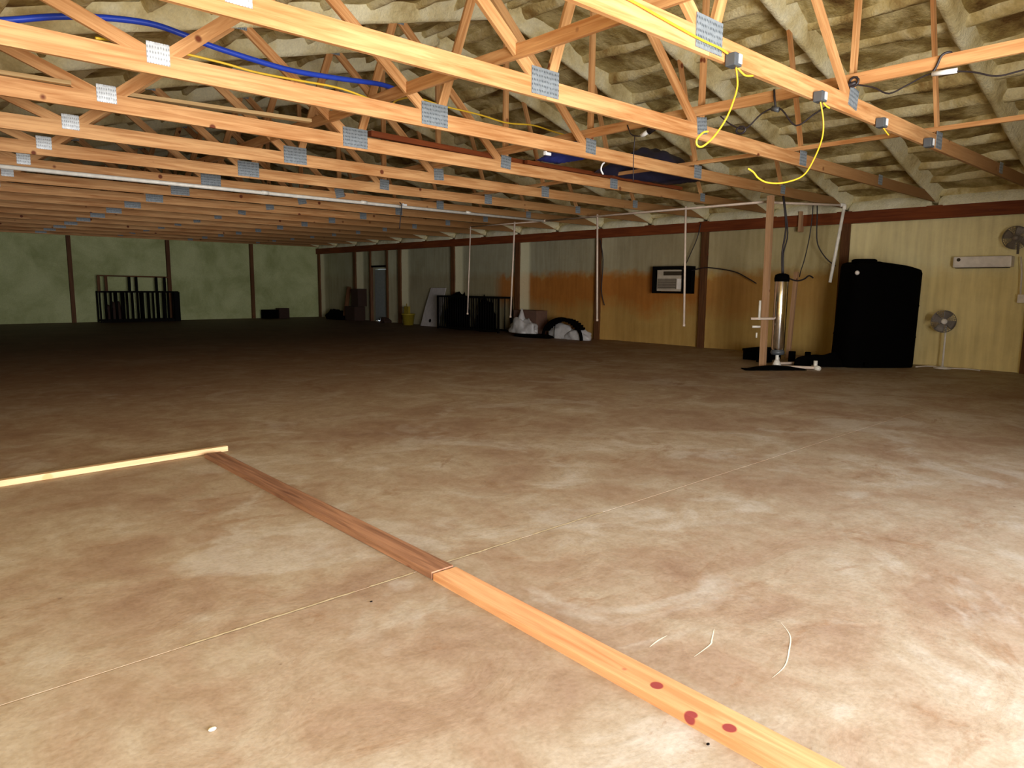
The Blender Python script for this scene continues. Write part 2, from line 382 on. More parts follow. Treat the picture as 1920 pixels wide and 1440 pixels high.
# right wall
wr = bpy.data.objects.new('wall_right', None)
bm = bm_new()
D0, D1, DH = 26.20, 27.25, 2.28           # doorway in the right wall
bx(bm, XR, XR + .12, YB, D0, 0, 3.75); bx(bm, XR, XR + .12, D1, YF + .1, 0, 3.75); bx(bm, XR, XR + .12, D0, D1, DH, 3.75)
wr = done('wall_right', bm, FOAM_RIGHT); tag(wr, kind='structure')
posts = [-0.38, 3.24, 6.86, 10.5, 14.18, 17.8, 21.42, 25.06, 28.75, 32.2]
extra = [26.05, 27.42]
allp = sorted(posts + extra)
for y in allp:
    w_ = 0.07 if y in extra else 0.08
    lumber('post', (16.53, y, 0), (16.53, y, 3.07), 0.19 if y not in extra else .1, 2 * w_, W_POST, wr)
def panel(y0, y1, z1=3.06, z0=0.0):
    sd = y0
    def f(u, v):
        y = y0 + (y1 - y0) * u; z = z0 + (z1 - z0) * v
        e = max(0, 1 - (y1 - y) / 0.50); e2 = max(0, 1 - (y - y0) / 0.08)
        x = 16.63 - 0.12 * e ** 1.3 - 0.06 * e2 + 0.012 * N(y, z, sd, 1.6) + 0.004 * N(y, z, 1, 8)
        g = abs(((z + .15) % 0.61) - 0.305)
        x += -0.006 * (g < 0.03)
        return Vector((x, y, z))
    return grid('foam_panel', f, max(6, int((y1 - y0) * 14)), 44, FOAM_RIGHT, wr)
for a, b in zip(allp, allp[1:]):
    if abs(a - 26.05) < .01: panel(a + .08, b - .08, 3.06, 2.42)
    elif b - a > 0.3: panel(a + .08, b - .08)
lumber('header_beam', (16.47, YB, 3.20), (16.47, YF, 3.20), 0.08, 0.27, W_RED, wr)
lumber('lintel', (16.55, 26.1, 2.40), (16.55, 27.4, 2.40), 0.10, 0.08, BLACK_METAL, wr)
# foam packed over the header beam between truss heels
for k in range(-2, 17):
    y0, y1 = TY(k) + .06, TY(k + 1) - .06
    y0 = max(y0, YB); y1 = min(y1, YF)
    if y1 - y0 < .3: continue
    def f(u, v, y0=y0, y1=y1):
        a = PI / 2 * v; y = y0 + (y1 - y0) * u; e = math.sin(PI * min(1, max(0, u))) ** .35
        r = 0.30 * (0.62 + 0.38 * e) + 0.03 * N(y, v, 2, 2.5)
        return Vector((16.64 - r * math.cos(a) * .85, y, 3.32 + r * math.sin(a)))
    grid('eave_foam', f, 24, 6, FOAM_CREAM, wr)
# door leaf, with daylight through the chewed bottom corner
d1 = thing('door_1', None, None, (16.60, 26.73, 0)); tag(d1, kind='structure')
bm = bm_new()
outl = [(-.50, .03), (-.10, .03), (-.06, .11), (.10, .13), (.14, .04), (.22, .03), (.25, .07), (.31, .07), (.33, .03), (.50, .03), (.50, 2.27), (-.50, 2.27)]
fa = [bm.verts.new((0, y, z)) for y, z in outl]; fb = [bm.verts.new((.045, y, z)) for y, z in outl]
bm.faces.new(fa); bm.faces.new(fb[::-1])
for i in range(len(outl)): bm.faces.new((fa[i], fa[(i + 1) % len(outl)], fb[(i + 1) % len(outl)], fb[i]))
done('door_leaf', bm, DOORM, d1)
box('door_handle', (-.06, 0, -.42, -.38, 1.0, 1.05), STEEL, d1, .008)
# bare corner between last post of the right wall and far wall; far wall
wf = box('wall_far', (XL - .1, XR + .12, YF, YF + .12, 0, 3.6), FOAM_FAR); tag(wf, kind='structure')
fp = [-1.05, 2.3, 5.93, 9.56, 13.17, 16.45]
for x in fp[1:-1]:
    lumber('post', (x, YF - .07, 0), (x, YF - .07, 3.4), 0.16, 0.14, W_POST, wf)
for a, b in zip(fp, fp[1:]):
    def f(u, v, a=a, b=b):
        x = a + .08 + (b - a - .16) * u; z = 3.42 * v
        e = max(0, 1 - (u * (b - a)) / .2)
        return Vector((x, YF - 0.025 - 0.012 * N(x, z, 4, 1.5) - .04 * e, z))
    grid('foam_panel', f, 24, 24, FOAM_FAR, wf)
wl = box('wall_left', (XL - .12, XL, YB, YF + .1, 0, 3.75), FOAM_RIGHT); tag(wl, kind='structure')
for y in posts[:-1]: lumber('post', (XL + .07, y, 0), (XL + .07, y, 3.4), .15, .15, W_POST, wl)
bm = bm_new()
bx(bm, XL - .1, -0.65, YB - .12, YB, 0, 3.6); bx(bm, 6.6, XR + .1, YB - .12, YB, 0, 3.6); bx(bm, -0.65, 6.6, YB - .12, YB, 3.15, 3.6)
wb = done('wall_back', bm, FOAM_RIGHT); tag(wb, kind='structure')
for yy, nm in ((YB - .06, wb), (YF + .06, wf)):      # gable triangles
    bm = bm_new(); a = [(XL - .1, 3.5), (XR + .1, 3.5), (XR + .1, 3.7), (RX, 6.1), (XL - .1, 3.7)]
    A = [bm.verts.new((x, yy - .05, z)) for x, z in a]; B = [bm.verts.new((x, yy + .05, z)) for x, z in a]
    bm.faces.new(A); bm.faces.new(B[::-1])
    for i in range(5): bm.faces.new((A[i], A[(i + 1) % 5], B[(i + 1) % 5], B[i]))
    done('gable_foam', bm, FOAM_CEIL, nm)
# ------------------------------------------------------------------ roof trusses
def chord_foam_mesh(L, key):
    if key in MC: return MC[key]
    bm = bm_new(); n = int(L * 8); prev = None
    prof = [(-.17, .17), (-.10, .06), (-.062, -.05), (-.03, -.09), (.03, -.09), (.062, -.05), (.10, .06), (.17, .17)]
    for i in range(n + 1):
        x = -L / 2 + L * i / n; cur = []
        for j, (dy, dz) in enumerate(prof):
            q = 1 + .45 * N(x, j * .4, key[1], 1.9)
            cur.append(bm.verts.new((x, dy * q, dz + .018 * N(x, j, key[1] + 7, 2.5))))
        if prev:
            for j in range(len(prof) - 1): bm.faces.new((prev[j], prev[j + 1], cur[j + 1], cur[j]))
        prev = cur
    bm.faces.new([v for v in bm.verts][:len(prof)]); bm.faces.new(prev)
    bmesh.ops.recalc_face_normals(bm, faces=bm.faces)
    me = bpy.data.meshes.new('top_chord'); bm.to_mesh(me); bm.free(); me.materials.append(FOAM_CHORD)
    for p in me.polygons: p.use_smooth = True
    MC[key] = me; return me
def plate_mesh(w_, h_, mat=None):
    key = ('plate', w_, h_, bool(mat))
    if key not in MC:
        bm = bm_new(); bx(bm, -w_ / 2, w_ / 2, -.003, .003, -h_ / 2, h_ / 2)
        me = bpy.data.meshes.new('nail_plate'); bm.to_mesh(me); bm.free(); me.materials.append(mat or PLATE); MC[key] = me
    return MC[key]
ordn = ['nearest', 'second', 'third', 'fourth', 'fifth', 'sixth', 'seventh', 'eighth', 'ninth', 'tenth', 'eleventh', 'twelfth', 'thirteenth', 'fourteenth', 'fifteenth', 'sixteenth', 'seventeenth']
extra_l = {0: 'nearest pine roof truss, carrying grey junction boxes and dangling yellow cables', 1: 'second pine roof truss from the camera, broad plate above the picture middle, no junction boxes',
           16: 'last pine roof truss, right against the far green-grey wall'}
ZB = 3.50
def truss(k):
    y = TY(k)
    if k == 16: y = 32.2
    lab = extra_l.get(k, ordn[k] + ' pine roof truss counted from the camera, metal plates at its joints')
    t = thing('roof_truss', lab, 'roof truss', (RX, y, 3.41), 'roof trusses')
    W_ = W_TRUSS
    lumber('bottom_chord', (XL + .05, y, ZB), (5.05, y, ZB), .045, .185, W_, t)
    lumber('bottom_chord', (5.054, y, ZB), (16.42, y, ZB), .045, .185, W_DUST_FALLOFF, t)
    for s in (-1, 1):
        a = Vector((RX, y, zt(RX) + .085)); b = Vector((RX + s * 8.85, y, zt(RX + s * 8.85) + .085)); L = (b - a).length
        o = bpy.data.objects.new('top_chord', chord_foam_mesh(L, ('tc', (k % 4) + (s + 1) * 5))); COL.objects.link(o)
        x = (b - a).normalized() * s; yv = Vector((0, 1, 0)); z = x.cross(yv)
        mw = Matrix((x, yv, z)).transposed().to_4x4(); mw.translation = (a + b) / 2
        o.parent = t; o.matrix_basis = t.matrix_basis.inverted() @ mw
    z0 = ZB + .05
    def wb_(x0, x1, hh=.12, off=0):
        lumber('web', (x0, y + off, z0), (x1, y + off, zt(x1) + .03), .042, hh, W_, t)
    wb_(2.02, 1.0); wb_(2.10, 3.42); wb_(4.97, 3.56); wb_(5.10, 5.68, .11); wb_(7.68, 5.78, .115)
    lumber('king_post', (7.77, y, z0), (7.77, y, zt(RX) + .03), .042, .095, W_, t)
    wb_(10.48, 9.85, .085); 
    if k > 1: wb_(13.45, 13.0, .085)
    def pl(x, z, w_, h_, rot=0, mat=None):
        o = bpy.data.objects.new('nail_plate', plate_mesh(w_, h_, mat)); COL.objects.link(o); o.parent = t
        o.location = (x - RX, -.027, z - 3.41); o.rotation_euler = (0, rot, 0)
    pl(5.03, 3.56, .37, .25); pl(2.05, 3.585, .19, .18, 0, PLATE_B); pl(7.76, 3.575, .21, .20, random.uniform(-.25, .25)); pl(10.47, 3.53, .21, .21)
    pl(13.45, 3.53, .17, .17)
    for x in (3.5, 5.73): pl(x, zt(x) + .04, .2, .12, 0)
for k in range(17): truss(k)

# long bracing boards running into the barn, nailed across the webs
def brace(name, label, x, z, y0, y1, w_=.04, h_=.11, mat=W_TRUSS):
    o = lumber(name, (x, y0, z), (x, y1, z), w_, h_, mat, seg=8, warp=.03); tag(o, label, 'brace', 'bracing boards under the roof'); return o
brace('lateral_brace', 'long pine brace crossing the webs just left of the two broad nearest joint plates', 4.66, 3.775, YB, 14.0, .042, .13)
brace('lateral_brace', 'long pine brace above the bottom chords carrying the black cable with white connector', 7.69, 3.735, YB, 17, .042, .12)
brace('lateral_brace', 'thin pine brace at the upper right by the last plate of the nearest truss', 10.40, 3.66, YB, 16, .042, .06)
o = lumber('loose_board', (0.7, 9.0, 3.635), (4.35, 8.62, 3.66), .11, .04, W_TAN); tag(o, 'long tan board lying on top of the fourth truss at upper left', 'board', 'boards stored in the trusses')
o = lumber('loose_board', (0.0, 8.80, 3.62), (1.72, 8.66, 3.62), .10, .04, W_TAN); tag(o, 'short tan board end lying on a truss at the left edge of the picture', 'board', 'boards stored in the trusses')
o = lumber('loose_board', (5.25, 8.68, 3.65), (8.5, 8.86, 3.65), .09, .075, W_RED); tag(o, 'dark red-brown board lying on the fourth truss beyond the broad plates', 'board', 'boards stored in the trusses')
o = lumber('loose_board', (8.2, 8.68, 3.63), (12.6, 8.66, 3.63), .08, .06, W_RED); tag(o, 'dark red-brown board lying on the fourth truss towards the right, under the blue tarp', 'board', 'boards stored in the trusses')

# hose, cables, boxes
o = tube('blue_hose', [(0.2, 7.8, 3.70), (0.62, 7.8, 3.76), (1.05, 7.8, 3.85), (1.45, 7.8, 3.98), (1.84, 7.8, 4.07), (2.26, 7.8, 4.12), (2.58, 7.8, 4.09), (2.87, 7.8, 4.04), (3.44, 7.8, 3.99), (3.81, 7.8, 3.98), (4.35, 7.8, 4.01), (4.9, 7.8, 4.05), (5.2, 7.85, 4.03)], 0.030, BLUE, smooth=5)
tag(o, 'thick blue hose sagging between the roof trusses at upper left', 'hose')
o = tube('yellow_cable', [(1.6, 7.0, 3.64), (1.9, 7.2, 3.72), (2.34, 7.3, 3.76), (2.78, 7.3, 3.75), (3.10, 7.3, 3.73), (3.56, 7.3, 3.74), (4.07, 7.3, 3.75), (4.66, 7.33, 3.69), (5.0, 7.6, 3.85), (5.69, 8.2, 4.11), (6.14, 8.2, 4.08), (6.81, 8.2, 4.07), (7.34, 8.2, 4.04), (7.89, 8.2, 4.09), (8.37, 8.2, 4.06), (8.81, 8.2, 4.05)], 0.012, YELLOW, smooth=5)
tag(o, 'thin yellow cable strung below the blue hose through the trusses', 'cable')
o = tube('yellow_cable', [(3.2, 3.235, 3.58), (4.00, 3.235, 3.545), (4.37, 3.235, 3.52), (4.85, 3.235, 3.49), (5.15, 3.235, 3.485), (5.26, 3.225, 3.465)], 0.009, YELLOW, smooth=5)
tag(o, 'yellow cable running along the face of the nearest truss over its plate', 'cable')
def jbox(x, label, pts, tail, tagw=True, s=1.0):
    t = thing('junction_box', label, 'junction box', (x, 3.205, 3.42), 'junction boxes on the nearest truss')
    b = box('box_body', (-.055 * s, .055 * s, -.045, .045, -.05 * s, .05 * s), GREY_BOX, t, .008)
    if tagw: box('cover', (.0, .045 * s, -.052, -.044, -.03 * s, .042 * s), TAG, t)
    for p, r in ((pts, .0075), (tail, .008)):
        if p: tube('cable_tail', [(a - x, b_ - 3.205, c - 3.42) for a, b_, c in p], r, YELLOW, t, smooth=5)
jbox(5.32, 'grey junction box just right of the broad plate, long yellow cable curling down', [(5.35, 3.2, 3.38), (5.355, 3.18, 3.23), (5.28, 3.17, 3.08), (5.19, 3.17, 2.94), (5.05, 3.18, 2.79), (4.93, 3.2, 2.70), (4.85, 3.2, 2.695), (4.84, 3.2, 2.74), (4.92, 3.2, 2.80), (4.99, 3.2, 2.82)], [(5.375, 3.2, 3.375), (5.43, 3.19, 3.345), (5.48, 3.18, 3.33), (5.57, 3.17, 3.345)])
jbox(6.89, 'grey junction box mid-right with yellow cable looping far down to the left', [(6.89, 3.2, 3.38), (6.98, 3.2, 3.22), (6.98, 3.2, 3.05), (6.83, 3.2, 2.83), (6.63, 3.2, 2.66), (6.27, 3.2, 2.56), (5.98, 3.2, 2.53), (5.81, 3.2, 2.55), (5.72, 3.2, 2.59), (5.63, 3.2, 2.61)], [(6.93, 3.19, 3.375), (6.97, 3.18, 3.35), (7.03, 3.17, 3.335)], s=.95)
jbox(8.42, 'small grey junction box with only a stub of yellow cable', None, [(8.46, 3.2, 3.375), (8.52, 3.19, 3.34), (8.58, 3.18, 3.31)], s=1.0)
jbox(9.95, 'dark grey junction box beside the last joint plate at far right', None, None, tagw=True, s=1.1)
t = thing('black_cable', 'black cable with white connector tied under the brace at upper right', 'cable', (7.70, 2.3, 3.6))
R = lambda pts, o=(7.70, 2.3, 3.6): [(a - o[0], b - o[1], c - o[2]) for a, b, c in pts]
tube('cord', R([(7.66, 3.24, 3.69), (7.66, 3.03, 3.62), (7.66, 2.87, 3.53), (7.66, 2.70, 3.58), (7.66, 2.52, 3.64), (7.66, 2.3, 3.62), (7.66, 2.14, 3.58), (7.66, 1.96, 3.51), (7.66, 1.77, 3.52), (7.66, 1.4, 3.55)]), .008, BLACK_CABLE, t, smooth=5)
tube('connector', R([(7.655, 2.49, 3.635), (7.655, 2.28, 3.625)]), .024, TAG, t)
tube('loop_tie', R([(7.66, 2.5, 3.63), (7.66, 2.46, 3.70), (7.655, 2.42, 3.79), (7.70, 2.36, 3.81), (7.73, 2.36, 3.74)]), .012, BLACK_CABLE, t, smooth=4)
tube('cord_coil', R([(7.66 + .0, 3.22 + .045 * math.cos(a), 3.71 + .045 * math.sin(a)) for a in [i * .7 for i in range(28)]]), .012, BLACK_CABLE, t)
tube('cord', R([(7.66, 3.2, 3.7), (7.64, 3.35, 3.66), (7.62, 3.42, 3.62)]), .02, BLACK_CABLE, t, smooth=3)
t = thing('black_cable', 'black cable with bluish plug hanging from the brace just beyond the nearest truss', 'cable', (7.70, 4.0, 3.6))
R2 = lambda pts: R(pts, (7.70, 4.0, 3.6))
tube('cord', R2([(7.66, 4.75, 3.62), (7.66, 4.60, 3.50), (7.66, 4.42, 3.43), (7.66, 4.23, 3.56), (7.66, 4.08, 3.60), (7.66, 3.98, 3.56), (7.66, 3.81, 3.37), (7.66, 3.61, 3.46), (7.66, 3.4, 3.55)]), .009, BLACK_CABLE, t, smooth=5)
tube('plug', R2([(7.66, 4.02, 3.57), (7.66, 4.10, 3.60)]), .028, GREY_BOX, t)
tube('loop_tie', R2([(7.66, 4.06, 3.6), (7.655, 4.08, 3.72), (7.66, 4.09, 3.80)]), .012, BLACK_CABLE, t)
tube('cord_coil', R2([(7.65, 4.47 + .06 * math.cos(a), 3.42 + .04 * math.sin(a)) for a in [i * .7 for i in range(26)]]), .012, BLACK_CABLE, t)
t = thing('black_cable', 'black wire with white plug hanging between second and third trusses', 'cable', (7.70, 6.0, 3.6))
R3 = lambda pts: R(pts, (7.70, 6.0, 3.6))
tube('cord', R3([(7.66, 6.15, 3.74), (7.66, 6.09, 3.62), (7.66, 6.01, 3.58), (7.66, 5.9, 3.57), (7.66, 5.72, 3.62)]), .008, BLACK_CABLE, t, smooth=4)
tube('plug', R3([(7.65, 5.90, 3.565), (7.65, 5.80, 3.60)]), .03, TAG, t)
tube('socket', R3([(7.66, 5.80, 3.60), (7.66, 5.66, 3.66)]), .042, BLACK_CABLE, t)
tube('cord', R3([(7.66, 6.02, 3.58), (7.66, 6.03, 3.3), (7.66, 6.02, 3.0)]), .006, BLACK_CABLE, t, smooth=3)

# tarp bundled on the chords
def tp(u, v):
    x = 9.75 + 2.2 * u; h = .42 * math.sin(PI * min(1, u * 1.15 + .05)) ** .8 if u < .85 else .1 * (1 - u) / .15
    return Vector((x, 7.35 + 1.2 * v + .05 * N(u * 6, v * 6, 2), 3.62 + h * math.sin(PI * v) ** .6 * (1 + .3 * N(u * 7, v * 5, 0)) + .02 * N(u * 18, v * 14, 4)))
def tp2(u, v):
    z0 = 3.70 + .30 * (1 - abs(2 * u - 1)) ** .8
    x = 9.5 + 3.0 * u
    return Vector((x, 8.0 + .06 * N(u * 7, v * 3, 1) + .10 * v, 3.72 + (z0 - 3.68) * 1.45 * v + .03 * N(u * 9, v * 5, 2)))
o = grid('tarpaulin', tp, 40, 20, TARP, solid=.006); tag(o, 'dark blue tarpaulin heaped over the truss bottom chords right of the middle', 'tarpaulin', 'blue tarps in the trusses')
o = grid('tarpaulin', lambda u, v: Vector((8.15 + .5 * u, 7.5 + .9 * v, 3.62 + .26 * math.sin(PI * v) * math.sin(PI * u) ** .5 * (1 + .4 * N(u * 5, v * 5, 1)) + .02 * N(u * 14, v * 14, 1))), 16, 16, TARP_B, solid=.006)
tag(o, 'small bright blue tarp fold on the chords, left of the large dark one', 'tarpaulin', 'blue tarps in the trusses')

# ------------------------------------------------------------------ white water pipe
t = thing('water_pipe', 'long thin white plastic pipe hung under the trusses with an L bend and open drops', 'pipe', (13.6, 13.68, 3.36))
q = lambda *p: [(a - 13.6, b - 13.68, c - 3.36) for a, b, c in p]
tube('main_run', q((-1.0, 13.68, 3.375), (13.6, 13.68, 3.345)), .036, WHITE_PVC, t, seg=10)
tube('side_run', q((13.6, 13.68, 3.345), (13.6, 7.3, 3.34), (13.9, 7.2, 3.34), (15.2, 6.4, 3.335)), .026, DULL_PVC, t)
for x in (5.9, 8.1, 11.0): tube('coupling', q((x - .07, 13.68, 3.365), (x + .07, 13.68, 3.365)), .042, WHITE_PVC, t)
tube('elbow', q((13.52, 13.68, 3.345), (13.6, 13.68, 3.345), (13.6, 13.6, 3.345)), .036, DULL_PVC, t, smooth=3)
tube('elbow', q((15.12, 6.45, 3.335), (15.2, 6.4, 3.335), (15.2, 6.4, 3.25)), .042, WHITE_PVC, t, smooth=3)
for (y, z0) in ((16.8, .72), (14.83, .70), (11.78, .74), (9.2, .73)):
    zt0 = 3.39 if y < 16 else 3.38
    if y > 13.7: 
        tube('side_run', q((13.6, 13.68, 3.345), (13.6, y, 3.36)), .018, DULL_PVC, t) if y > 16 else None
    tube('drop_pipe', q((13.6, y, zt0), (13.6 - .02, y + (.12 if y > 14 else -.1), z0)), .019 if y > 16 else .024, DULL_PVC, t)
    tube('end_cap', q((13.58, y + (.12 if y > 14 else -.1), z0 + .05), (13.58, y + (.12 if y > 14 else -.1), z0)), .03, DULL_PVC, t)
tube('drop_pipe', q((15.2, 6.4, 3.3), (15.12, 6.55, 1.74)), .034, WHITE_PVC, t)
o = tube('hanging_cord', [(8.9, 13.5, 3.42), (8.95, 13.5, 3.35), (8.92, 13.5, 3.1), (8.9, 13.52, 2.85)], .012, BLACK_CABLE, smooth=4)
tag(o, 'short dark cord hooked over the white pipe below the trusses', 'cord')

# ------------------------------------------------------------------ floor boards
o = lumber('floor_board', (2.225, 2.97, .021), (2.13, -0.45, .021), .155, .042, W_ORANGE, seg=6, warp=.01)
tag(o, 'nearer orange pine board lying end to end on the concrete, red knots', 'board', 'long boards on the floor')
o = lumber('floor_board', (2.235, 6.56, .021), (2.225, 2.985, .021), .150, .042, W_OLD, seg=6, warp=.01)
tag(o, 'weathered brown board lying on the concrete, farther half of the long line', 'board', 'long boards on the floor')
o = lumber('floor_board', (-.95, 6.62, .026), (2.42, 6.72, .026), .06, .05, W_PALE, seg=4, warp=.006)
tag(o, 'pale pine batten lying crosswise at the end of the brown board', 'board', 'long boards on the floor')
for nm, x, y in (('wood_chip', .78, 2.44), ('stone_chip', 1.75, 2.96), ('stone_chip', 2.05, 1.2), ('stone_chip', 1.55, 1.35)):
    bm = bm_new(); bmesh.ops.create_icosphere(bm, subdivisions=2, radius=.011 if x < 1 else .006)
    for v in bm.verts: v.co = Vector((v.co.x * 1.3, v.co.y, v.co.z * .5)) * (1 + .3 * N(v.co.x, v.co.y, x, 60))
    o = done(nm, bm, CHALK if nm == 'wood_chip' else POSTM if False else (CHALK if x < 1 else BLACK_METAL), None, True); o.location = (x, y, .006)
    tag(o, {'.78': '', }.get('') or ('white chip lying on the concrete in the left foreground' if x < 1 else
        'dark crumb on the concrete left of the board joint' if x == 1.75 else 'dark crumb on the concrete beside the near board, nearest the camera' if x == 2.05 else 'dark crumb on the concrete in the bottom foreground'), 'chip')

# ------------------------------------------------------------------ tank
def tank():
    c = Vector((15.30, 5.50, 0)); ang = math.atan2(4.94 - 5.97, 15.91 - 14.58)
    t = thing('storage_tank', 'tall black plastic storage tank with sloping shoulder beside the right wall', 'tank', (c.x + .28, c.y + .21, 0), rz=ang)
    hw, hd = .76, .42
    def zlim(x):       # top profile across the width: flat left lid, shoulder falling to the right
        if x < -.72: return 2.03 + (x + .83) * 1.2
        if x < -.05: return 2.16
        return 2.13 - .13 * ((x + .05) / .88) ** 1.5
    bm = bm_new(); n = 44; rings = []
    levels = [0, .04, .5, 1.0, 1.5, .93, .97, 1.0]
    def ring(scale, zf):
        out = []
        for k in range(n):
            a = 2 * PI * k / n; cx, cy = math.cos(a), math.sin(a)
            x = math.copysign(abs(cx) ** .38, cx) * hw; y = math.copysign(abs(cy) ** .6, cy) * hd
            fl_ = 1.0 + .035 * (1 - zf)
            out.append(bm.verts.new((x * scale * fl_ - .06 * (1 - zf), y * scale, zf * zlim(x))))
        return out
    for sc, zf in ((.98, 0), (1.0, .02), (1.0, .3), (1.012, .31), (1.0, .32), (1, .62), (1.012, .63), (1.0, .64), (1.0, .955), (.97, .985), (.85, 1.0), (.4, 1.005)):
        rings.append(ring(sc, zf))
    for a, b in zip(rings, rings[1:]):
        for k in range(n): bm.faces.new((a[k], a[(k + 1) % n], b[(k + 1) % n], b[k]))
    bm.faces.new(rings[0][::-1]); bm.faces.new(rings[-1])
    done('tank_body', bm, BLACK, t, True)
    bm = bm_new(); add_lathe(bm, [(.24, 0), (.24, .05), (.2, .07), (.02, .075)], (-.38, 0, 2.15)); done('lid', bm, BLACK, t, True)
    bm = bm_new(); bmesh.ops.create_uvsphere(bm, u_segments=12, v_segments=8, radius=.045, matrix=Matrix.Translation((-.74, -.38, 1.93))); o = done('valve_knob', bm, WHITE, t, True); o['label'] = 'white valve knob'
    tube('outlet_pipe', [(-.45, -.38, .1), (-.45, -.50, .1), (-.52, -.55, .06)], .03, BLACK, t)
tank()
def fin(u, v):
    return Vector((14.62 - .62 * u + .12 * v, 6.15 + .55 * u + .35 * (v - .5) * (1.2 - u), .01 + (.26 * (1 - u) ** .5 * math.sin(PI * min(1, max(.001, v))) ** .6) * (1 + .3 * N(u * 3, v * 3, 2)) + .12 * u * math.sin(PI * v)))
o = grid('black_sheet', fin, 20, 12, BLACK, solid=.01); tag(o, 'rumpled black plastic sheet on the floor at the left foot of the black tank', 'plastic sheet')

# ------------------------------------------------------------------ pole, steel cylinder and plumbing
o = lumber('wooden_pole', (13.33, 7.02, 0), (13.28, 7.03, 3.41), .11, .10, W_POLE); tag(o, 'tall pale square wooden pole standing from floor to trusses', 'pole')
o = lumber('wooden_stake', (15.6, 7.60, 0), (15.6, 7.53, 1.98), .09, .07, W_POLE); tag(o, 'thin chest-high wooden stake right of the steel cylinder', 'stake')
o = lumber('wooden_block', (16.40, 7.88, 2.93), (16.40, 7.88, 3.40), .07, .16, W_POLE); tag(o, 'short pale wooden block nailed over the red-brown beam', 'block')
t = thing('steel_cylinder', 'upright shiny steel cylinder with black cap beside the wooden pole', 'cylinder', (13.45, 6.78, 0))
bm = bm_new(); add_lathe(bm, [(.06, .32), (.11, .36), (.13, .42), (.13, 1.74), (.12, 1.78), (.05, 1.80)], seg=32); done('shell', bm, STEEL, t, True)
bm = bm_new(); add_lathe(bm, [(.14, 1.74), (.145, 1.80), (.13, 1.87), (.06, 1.90)], seg=24); done('cap', bm, BLACK, t, True)
tube('foot_pipe', [(0, 0, .34), (0, 0, .03)], .035, WHITE_PVC, t)
bm = bm_new(); add_lathe(bm, [(.07, .03), (.09, .06), (.06, .14), (.04, .18)], seg=12); done('foot_flange', bm, WHITE_PVC, t, True)
bm = bm_new(); add_lathe(bm, [(.12, .28), (.14, .33), (.12, .38)], seg=20); done('collar', bm, GREY_BOX, t, True)
tube('cable', [(0, 0, 1.88), (-.02, .02, 2.3), (.03, 0, 2.8), (.03, .1, 3.41)], .018, BLACK_CABLE, t, smooth=4)
tube('cable', [(.05, 0, 1.88), (.04, .02, 2.3), (.12, 0, 2.7), (.06, .1, 3.41)], .014, BLACK_CABLE, t, smooth=4)
tube('cable', [(.06, 0, 1.85), (.2, -.05, 1.80), (.45, -.1, 1.76), (.75, -.1, 1.80), (.95, -.1, 1.87), (1.1, -.12, 1.83)], .016, BLACK_CABLE, t, smooth=4)
t = thing('pipe_fittings', 'small white plastic pipe cross beside the pole at waist height', 'pipe', (13.15, 6.95, 1.0))
tube('cross_pipe', [(-.19, .18, 0), (.27, -.12, 0)], .026, DULL_PVC, t)
tube('riser', [(-.05, .08, .36), (-.05, .08, -.02)], .024, WHITE_PVC, t)
tube('short_pipe', [(-.16, .16, -.16), (-.03, .06, -.16)], .024, WHITE_PVC, t)
tube('stub', [(-.08, .10, -.28), (-.08, .10, -.38)], .018, WHITE_PVC, t)
o = grid('black_mat', lambda u, v: Vector((12.55 + 1.0 * u + .25 * v, 6.95 - .75 * u + .25 * v, .012 + .07 * math.sin(PI * u) * math.sin(PI * v) + .012 * N(u * 5, v * 5, 1))), 18, 12, BLACK, solid=.015)
tag(o, 'crumpled black rubber mat on the floor under the steel cylinder', 'mat')
def crate(name, label, b, mat=BLACK, group=None):
    x0, x1, y0, y1, z1 = b
    t = thing(name, label, 'crate', ((x0 + x1) / 2, (y0 + y1) / 2, 0), group); a, c = (x1 - x0) / 2, (y1 - y0) / 2; th = .02
    bm = bm_new(); bx(bm, -a, a, -c, c, 0, .03); bx(bm, -a, -a + th, -c, c, .03, z1); bx(bm, a - th, a, -c, c, .03, z1); bx(bm, -a + th, a - th, -c, -c + th, .03, z1); bx(bm, -a + th, a - th, c - th, c, .03, z1)
    done('crate_body', bm, mat, t)
    bm = bm_new(); bx(bm, -a - .015, a + .015, -c - .015, -c, z1 - .05, z1); bx(bm, -a - .015, -a, -c, c, z1 - .05, z1); bx(bm, a, a + .015, -c, c, z1 - .05, z1); bx(bm, -a - .015, a + .015, c, c + .015, z1 - .05, z1)
    done('rim', bm, mat, t)
crate('storage_crate', 'low black crate on the floor behind the wooden pole', (14.55, 15.35, 7.65, 8.15, .25))
crate('storage_crate', 'narrow black crate on the floor behind the steel cylinder foot', (14.25, 14.50, 7.42, 7.66, .25))
o = box('black_block', (14.62, 14.72, 7.0, 7.12, 0, .26), BLACK, None, .01); tag(o, 'small upright black block just left of the thin wooden stake', 'block', 'black blocks by the stake')
o.location = (0, 0, 0)
o = box('black_block', (14.75, 14.84, 6.72, 6.82, 0, .26), BLACK, None, .01); tag(o, 'small upright black block just right of the thin wooden stake', 'block', 'black blocks by the stake')
t = thing('floor_pipe', 'white plastic pipe lying on the floor with a tee fitting at its end', 'pipe', (13.6, 6.3, .04))
tube('pipe_length', [(-.1, .42, 0), (.22, -.16, 0)], .03, DULL_PVC, t)
tube('tee_fitting', [(.14, -.25, 0), (.32, -.05, 0)], .05, WHITE_PVC, t)
tube('tee_stub', [(.25, -.13, 0), (.25, -.13, .14)], .04, WHITE_PVC, t)
t = thing('floor_pipe', 'second white pipe lying nearer the stake foot, with a stub at its left end', 'pipe', (14.2, 6.9, .04))
